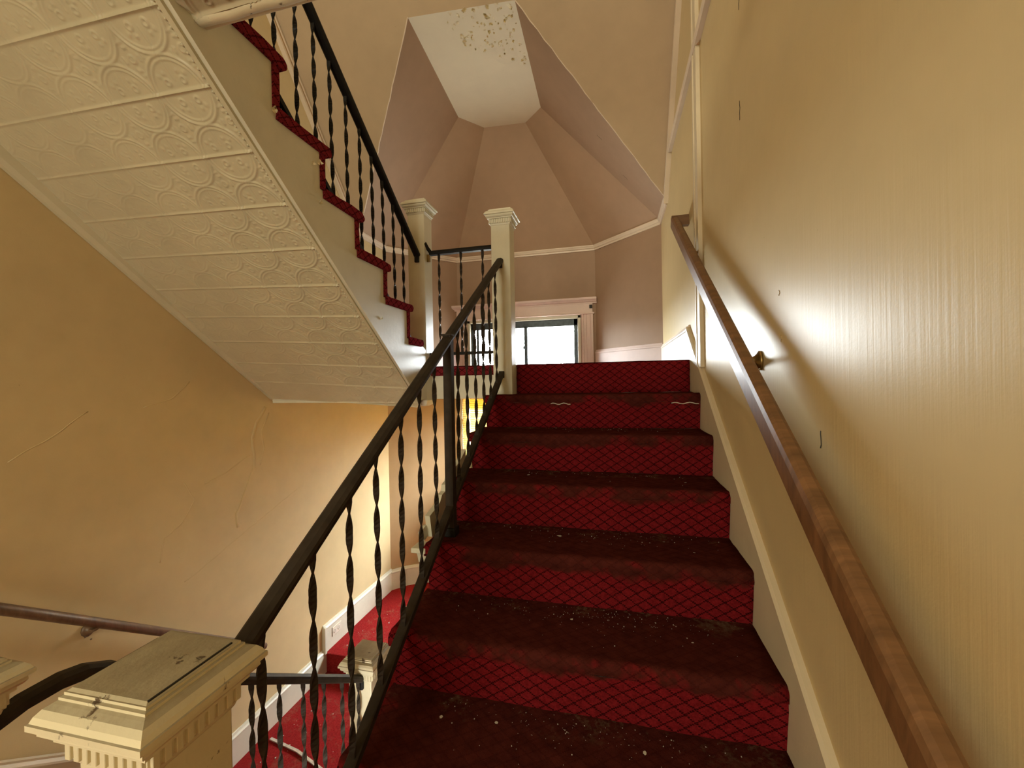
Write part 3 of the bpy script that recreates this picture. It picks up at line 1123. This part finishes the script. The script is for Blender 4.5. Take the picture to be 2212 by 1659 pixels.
ex = Vector((-1.17, 0, .068)).normalized()
ey = Vector((0, -1, .786)).normalized()
ez = ex.cross(ey)
if ez.z < 0:
    ez = -ez
tm = tin_mesh('tin_panel', TW, slope_len, slope_len, 360, 64)
for i in range(-1, 12):
    y = 1.755 - pitch_y * i - .0
    o = bpy.data.objects.new('tin_panel', tm)
    link(o, s2)
    mt = Matrix((ex, ey, ez)).transposed().to_4x4()
    mt.translation = Vector((-1.104, y, soff(y)))
    if i == -1:
        continue_ = True
    o.matrix_world = mt
    if y > 1.76:
        bpy.data.objects.remove(o)
# unseen slab added over the tin to block light
bk = []
for x in (-1.10, XL + .004):
    e = (-(x + 1.10)) / 1.17 * .068
    for y, dz in ((1.76, .012), (-.05, .012), (-.05, .06), (1.76, .06)):
        bk.append((x, y, soff(y) + e + dz))
bm = bmesh.new()
v = [bm.verts.new(p) for p in bk]
bm.faces.new(v[:4])
bm.faces.new(v[4:][::-1])
for i in range(4):
    bm.faces.new((v[i], v[4 + i], v[4 + (i + 1) % 4], v[(i + 1) % 4]))
obj('soffit_light_block', fin(bm, 'soffit_light_block'), M['tin'], s2)
# cove against the left wall
cv = [(-2.272, 1.81, 1.150), (-2.272, .0, soff(0) + .066)]
sweep('cove', M['tin'], cv, [(.016, -.050), (-.006, -.050), (-.022, -.036), (-.034, -.012), (-.044, .012), (.016, .012)], s2)
prism('cove_foot', M['white'], [(XL + .002, 1.80), (-2.225, 1.80), (-1.10, 1.715), (-1.10, 1.76), (XL + .002, 1.87)], 'z', 1.084, 1.102, s2)

# ------------------------------------------------------------------ ceiling of the hall (underside of the upper floor)
hc = struct(box('ceiling', M['tin'], (-1.072, YB, 2.292), (XW, .300, 2.60)))
lump = []
for i in range(28):
    x = -1.074 + i * .059
    q = noise.noise_vector(Vector((i * .55, 7, 2)))
    lump.append((x, .292 + q.y * .006, 2.292 + q.z * .006))
sweep('edge_roll', M['newel'], lump, circ(.018, 8), hc, smooth=True)
box('edge_strip', M['newel'], (-1.076, .296, 2.284), (XW, .318, 2.62), hc, .003)
tc = tin_mesh('tin_panel', 1.55, .21, .21, 420, 70)
for i in range(6):
    o = bpy.data.objects.new('tin_panel', tc)
    link(o, hc)
    o.location = (-1.06 - .03, .275 - .21 * i, 2.291)
    o.scale = (1, -1, 1)
struct(box('ceiling', M['tin'], (XL, YB, 2.52), (-1.072, -.13, 2.60)))
uf = struct(box('floor', M['floor'], (XL, YB, 2.60), (XW, .29, 2.632)))

# ------------------------------------------------------------------ flight going down at the left
s0 = empty('staircase', (0, 0, 0), label='red carpeted flight going down along the left wall behind the newel posts', cat='staircase')
nst = 6
dr = (FLOOR - LOWF) / nst
run = .26
for k in range(nst):
    Y = -.42 + run * k
    z = FLOOR - dr * k
    zz = z - dr
    pth = [(Y - .02, z), (Y + .012, z), (Y + .024, z - .012), (Y + .022, z - .03), (Y + .004, z - .036), (Y, z - .1), (Y, zz)]
    carpet_extrude('riser', M['carpet3'], pth, [1] * len(pth), XL + .02, -1.03, s0, 18, k * .4, .003, 120 + k)
    if k < nst - 1:
        pth = [(Y - .005, zz), (Y + .1, zz), (Y + .2, zz), (Y + run + .01, zz)]
        carpet_extrude('tread', M['carpet3'], pth, [1] * 4, XL + .02, -1.03, s0, 18, k * .4 + .2, .003, 140 + k, capl=False, capr=False)
zs0 = lambda y: -.344 - .70 * (y - .508)
prism('stringer', M['white'], [(-.46, FLOOR + .02), (-.36, FLOOR + .02), (1.0, zs0(1.0) - .12), (1.0, LOWF), (.9, LOWF), (-.46, FLOOR - .35)], 'x', -1.03, -1.012, s0)
prism('skirt_board', M['skirt'], [(-.46, zs0(-.46)), (1.14, zs0(1.14)), (1.14, LOWF), (.95, LOWF), (-.46, FLOOR - .1)], 'x', XL + .004, XL + .020, s0)
sweep('skirt_cap', M['skirt'], [(XL + .020, -.46, zs0(-.46)), (XL + .020, 1.14, zs0(1.14))], [(-.014, -.02), (.016, -.02), (.016, -.012), (.009, 0), (.012, .008), (-.014, .010)], s0)
# closing wall below the main stair
struct(prism('wall_under_stair', M['bay'], [(.0, LOWF - .1), (3.9, LOWF - .1), (3.9, 1.08), (1.95, 1.08), (.1, -.30)], 'x', -.60, -.575))

# ------------------------------------------------------------------ wall handrails
h1 = empty('handrail', (.485, 0, .765), label='brown wooden handrail on brass brackets along the right wall', cat='handrail')
hz = lambda y: .697 * y + .765


def hsweep(name, mat, pts, prof, root, **kw):
    o = sweep(name, mat, pts, prof, None, **kw)
    o.parent = root
    o.matrix_parent_inverse = Matrix.Translation(root.location).inverted()
    return o


wr_prof = [(-.017, -.034), (.017, -.034), (.021, -.029), (.021, .018), (.017, .030), (.008, .035), (-.008, .035), (-.017, .030), (-.021, .018), (-.021, -.029)]
hsweep('rail', M['wood'], [(.485, -1.3, hz(-1.3)), (.485, 2.01, hz(2.01))], wr_prof, h1)
hsweep('rail_return', M['wood'], [(.466, 2.003, hz(2.003) + .004), (XW, 2.003, hz(2.003) + .004)], [(-.02, -.03), (.02, -.03), (.02, .03), (-.02, .03)], h1)
bracket_me = None


def rail_bracket(root, y, z, x_rail, x_wall, mat):
    """flared rose on the wall, curved neck, saddle plate below the rail"""
    s = 1 if x_wall > x_rail else -1
    bm = bmesh.new()
    prof = [(.0, .026), (.006, .026), (.010, .020), (.018, .013), (.028, .009)]
    rings = []
    n = 12
    for dx, r in prof:
        rings.append([bm.verts.new((x_wall - s * dx, y + r * math.cos(2 * math.pi * i / n), z - .06 + r * 1.2 * math.sin(2 * math.pi * i / n))) for i in range(n)])
    neck = [(.045, -.056), (.062, -.048), (.075, -.036)]
    for dx, dz in neck:
        rings.append([bm.verts.new((x_wall - s * dx, y + .0075 * math.cos(2 * math.pi * i / n), z + dz + .0075 * math.sin(2 * math.pi * i / n))) for i in range(n)])
    for i in range(len(rings) - 1):
        for j in range(n):
            bm.faces.new((rings[i][j], rings[i][(j + 1) % n], rings[i + 1][(j + 1) % n], rings[i + 1][j]))
    bm.faces.new(rings[0])
    bm.faces.new(rings[-1])
    o = obj('bracket', fin(bm, 'bracket', True), M[mat])
    o.parent = root
    o.matrix_parent_inverse = Matrix.Translation(root.location).inverted()
    p = box('saddle', M[mat], (x_rail - .012, y - .03, -.003), (x_rail + .012, y + .03, .003), o, .001)
    p.location = (0, 0, z - .038)
    for dy in (-.012, .01):
        bm = bmesh.new()
        bmesh.ops.create_icosphere(bm, subdivisions=1, radius=.0042, matrix=Matrix.Translation((x_wall - s * .006, y + dy, z - .100 - dy)))
        obj('screw', fin(bm, 'screw', True), M[mat], o)
    return o


for y in (.79, -.55, 1.66):
    rail_bracket(h1, y, hz(y), .485, XW, 'brass')

h0 = empty('handrail', (-2.22, .4, .36), label='dark round handrail on the left wall above the descending flight', cat='handrail')
hz0 = lambda y: .357 - .742 * (y - .39)
hsweep('rail', M['wood2'], [(-2.22, -.9, hz0(-.9)), (-2.22, 1.62, hz0(1.62))], circ(.021, 12), h0, smooth=True)
for y in (.70, -.6):
    rail_bracket(h0, y, hz0(y) + .02, -2.22, XL, 'wood2')

# ------------------------------------------------------------------ small things
ou = empty('wall_outlet', (XL + .0205, 2.43, -.912), label='white double socket outlet set into the lower white baseboard', cat='outlet')
box('plate', M['plastic'], (-.003, -.058, -.036), (.003, .058, .036), ou, .0015)
for dy in (-.027, .027):
    fbm = bmesh.new()
    bmesh.ops.create_cone(fbm, cap_ends=True, segments=20, radius1=.018, radius2=.017, depth=.004, matrix=Matrix.Translation((.004, dy, 0)) @ Matrix.Rotation(math.pi / 2, 4, 'Y'))
    so = obj('socket', fin(fbm, 'socket'), M['plastic'], ou)
    for dz in (-.006, .006):
        box('slot', M['dark'], (.0055, dy - .006, dz - .0012), (.0068, dy + .004, dz + .0012), so)
box('gasket', M['dark'], (-.004, -.061, -.039), (-.001, -.052, .039), ou)

sweep_o = sweep('edging_strip', M['steel'], [(-2.20, 1.635, LOWF + .008), (-1.95, 1.592, LOWF + .010), (-1.70, 1.515, LOWF + .008), (-1.45, 1.41, LOWF + .008)], rect(.017, .008))
tag(sweep_o, 'thin pale metal strip lying on the lower red floor', 'strip')

# plaster cracks and blisters on the left wall (raised ridges of loose paint)
cracks = [
    [(3.0, 1.07), (2.55, 1.03)],
]


def crack(pts, r, mat='wall', wob=.012):
    P3 = []
    for i in range(len(pts) - 1):
        a, b = Vector((XL, *pts[i])), Vector((XL, *pts[i + 1]))
        n = max(2, int((b - a).length / .03))
        for k in range(n):
            p = a.lerp(b, k / n)
            q = noise.noise_vector(p * 9)
            P3.append(p + Vector((0, q.y, q.z)) * wob)
    P3.append(Vector((XL, *pts[-1])))
    o = sweep('plaster_crack', M[mat], P3, [(a, b * .38) for a, b in circ(r * .85, 8)], wl, upv=(1, 0, 0), smooth=True)
    return o


crack([(1.735, 1.06), (1.66, .96), (1.62, .86), (1.64, .74), (1.63, .64), (1.56, .50), (1.49, .38), (1.50, .29)], .012)
crack([(1.76, 1.02), (1.70, .90), (1.72, .78), (1.68, .66)], .007)
crack([(1.28, .62), (1.42, .66), (1.55, .72), (1.60, .74)], .004)
crack([(1.15, .10), (1.35, .16), (1.55, .24), (1.75, .31), (1.95, .38), (2.05, .41)], .0035)
crack([(.45, .92), (.62, 1.02), (.72, 1.10)], .003)
crack([(.95, 1.10), (1.10, 1.15), (1.20, 1.24)], .003)
crack([(1.16, .66), (1.22, .54), (1.14, .44), (1.05, .38), (1.02, .26)], .004)

# peeling paint on the flat ceiling panel
fm = []
for kx in range(4):
    bm = bmesh.new()
    nseg = 9
    vv = []
    for i in range(nseg):
        a = 2 * math.pi * i / nseg
        r_ = random.uniform(.45, 1)
        vv.append(bm.verts.new((math.cos(a) * r_, math.sin(a) * r_, -random.uniform(.0, .55))))
    c0 = bm.verts.new((0, 0, 0))
    for i in range(nseg):
        bm.faces.new((c0, vv[i], vv[(i + 1) % nseg]))
    ex_ = bmesh.ops.solidify(bm, geom=bm.faces[:], thickness=.05)
    me = fin(bm, 'paint_flake')
    me.materials.append(M['panel'])
    fm.append(me)
for i in range(120):
    u = random.random() ** 1.3
    v_ = random.random()
    x = -.53 - .48 * u
    y = 2.03 + .62 * v_ * (1 - .55 * u)
    o = bpy.data.objects.new('paint_flake', random.choice(fm))
    link(o, vault)
    s = random.uniform(.005, .02)
    o.scale = (s, s * random.uniform(.5, 1.3), s * random.uniform(.4, .9))
    o.location = (x, y, 3.798)
    o.rotation_euler = (random.uniform(-.3, .3), random.uniform(-.3, .3), random.uniform(0, 6.3))
# curls of paint lifting from the upper stringer
for x, y, z in ((-1.074, 0.804, 1.968), (-1.074, 0.764, 2.11), (-1.074, 0.567, 2.202), (-1.074, 0.597, 2.213), (-1.074, 0.803, 2.132), (-1.074, 1.26, 1.549)):
    o = bpy.data.objects.new('paint_curl', fm[0])
    link(o, s2)
    q = random.uniform(.012, .02)
    o.scale = (q, q, q)
    o.rotation_euler = (random.uniform(-.4, .4), -1.45, random.uniform(-.3, .3))
    o.location = (x, y, z)
# a soft blister of sagging paint
bm = bmesh.new()
bmesh.ops.create_uvsphere(bm, u_segments=24, v_segments=10, radius=1)
me = fin(bm, 'paint_blister', True)
bl_ = obj('paint_blister', me, M['panel'], vault)
bl_.scale = (.13, .16, .004)
bl_.location = (-.68, 2.47, 3.8025)

# scuffs: torn wallpaper nicks on walls
def nick(parent, mat, c, u, v, length, wdt, seed):
    pts = []
    for i in range(6):
        t_ = i / 5 - .5
        q = noise.noise(Vector((seed, i * .8, 0))) * wdt * 5
        pts.append(Vector(c) + Vector(u) * t_ * length + Vector(v) * q)
    return sweep('scuff', mat, pts, circ(wdt, 5), parent, upv=Vector(u).cross(Vector(v)))


for (y, z, L_) in ((.965, 2.17, .07), (.955, 2.55, .05), (.40, 1.055, .04), (.62, 1.31, .02), (.63, 1.44, .015)):
    nick(wr, M['dark'] if L_ > .03 else M['flaket'], (XW, y, z), (0, 0, 1), (0, 1, 0), L_, .0016, y * 9)
fdir = (rp[1] - Rp[1]).normalized()
for a_, b_ in ((.45, .50), (.72, .30)):
    p = (Rp[0].lerp(Rp[1], a_)).lerp(rp[0].lerp(rp[1], a_), b_)
    nick(vault, M['dark'], p, fdir, (0, 1, 0), .06, .002, a_ * 7)

# loose paint chips lying on the carpet
chip_mes = []
for kx in range(5):
    bm = bmesh.new()
    n = random.randint(5, 7)
    vv = [bm.verts.new((math.cos(2 * math.pi * i / n) * random.uniform(.5, 1), math.sin(2 * math.pi * i / n) * random.uniform(.4, .9), random.uniform(0, .25))) for i in range(n)]
    f = bm.faces.new(vv)
    ex_ = bmesh.ops.extrude_face_region(bm, geom=[f])
    for g in ex_['geom']:
        if isinstance(g, bmesh.types.BMVert):
            g.co.z += .18
    bmesh.ops.triangulate(bm, faces=bm.faces[:])
    me = fin(bm, 'paint_chip')
    me.materials.append(M['flake'])
    chip_mes.append(me)
chips = [(1, -.42, .20, .009, 'at the back left of the lowest visible tread'), (1, -.25, .215, .008, 'against the riser, left of centre on the lowest visible tread'),
         (1, .17, .205, .009, 'against the riser, right of centre on the lowest visible tread'), (1, .28, .06, .008, 'near the front edge of the lowest visible tread'),
         (2, -.05, .20, .007, 'in the middle of the second visible tread'), (2, .33, .15, .006, 'at the right of the second visible tread'),
         (3, -.12, .19, .014, 'curled, in the middle of the third visible tread'), (3, .38, .12, .006, 'at the right of the third visible tread'),
         (4, -.30, .18, .009, 'at the left of the fourth visible tread'), (4, .40, .14, .006, 'at the right end of the fourth visible tread')]
for n, x, dy, s, where in chips:
    o = bpy.data.objects.new('paint_chip', random.choice(chip_mes))
    link(o)
    o.scale = (s, s * .8, s * .6)
    o.rotation_euler = (random.uniform(-.2, .2), random.uniform(-.2, .2), random.uniform(0, 6))
    o.location = (x, n * T + dy, n * R + .001)
    tag(o, 'pale paint flake ' + where, 'paint flake', 'paint flakes on the main stair treads')
# uncountable crumbs and grit
bm = bmesh.new()
for i in range(520):
    n = random.choice((1, 1, 2, 2, 2, 3, 3, 4, 5))
    x = random.triangular(-.55, .52, .1)
    dy = T + .012 - abs(random.gauss(0, .07))
    if dy < .03:
        continue
    s = random.choice((.0005, .0006, .0007, .0008, .0014))
    mt = Matrix.Translation((x, n * T + dy, n * R + s * .5)) @ Matrix.Rotation(random.uniform(0, 3), 4, 'Z') @ Matrix.Diagonal((s, s * .8, s * .6, 1))
    bmesh.ops.create_cube(bm, size=2, matrix=mt)
cr = obj('grit', fin(bm, 'grit'), M['flake'])
tag(cr, 'scattered crumbs of paint and grit on the main stair treads', 'debris', kind='stuff')
bm = bmesh.new()
for i in range(80):
    x, y = random.uniform(-2.2, -1.2), random.uniform(1.3, 3.3)
    z = LOWB if y > 2.3 else LOWF
    s = random.choice((.0015, .002, .003, .005))
    mt = Matrix.Translation((x, y, z + s * .3)) @ Matrix.Rotation(random.uniform(0, 3), 4, 'Z') @ Matrix.Diagonal((s, s * .7, s * .4, 1))
    bmesh.ops.create_cube(bm, size=2, matrix=mt)
cr = obj('grit', fin(bm, 'grit'), M['flake'])
tag(cr, 'scattered paint crumbs on the lower red floor', 'debris', kind='stuff')
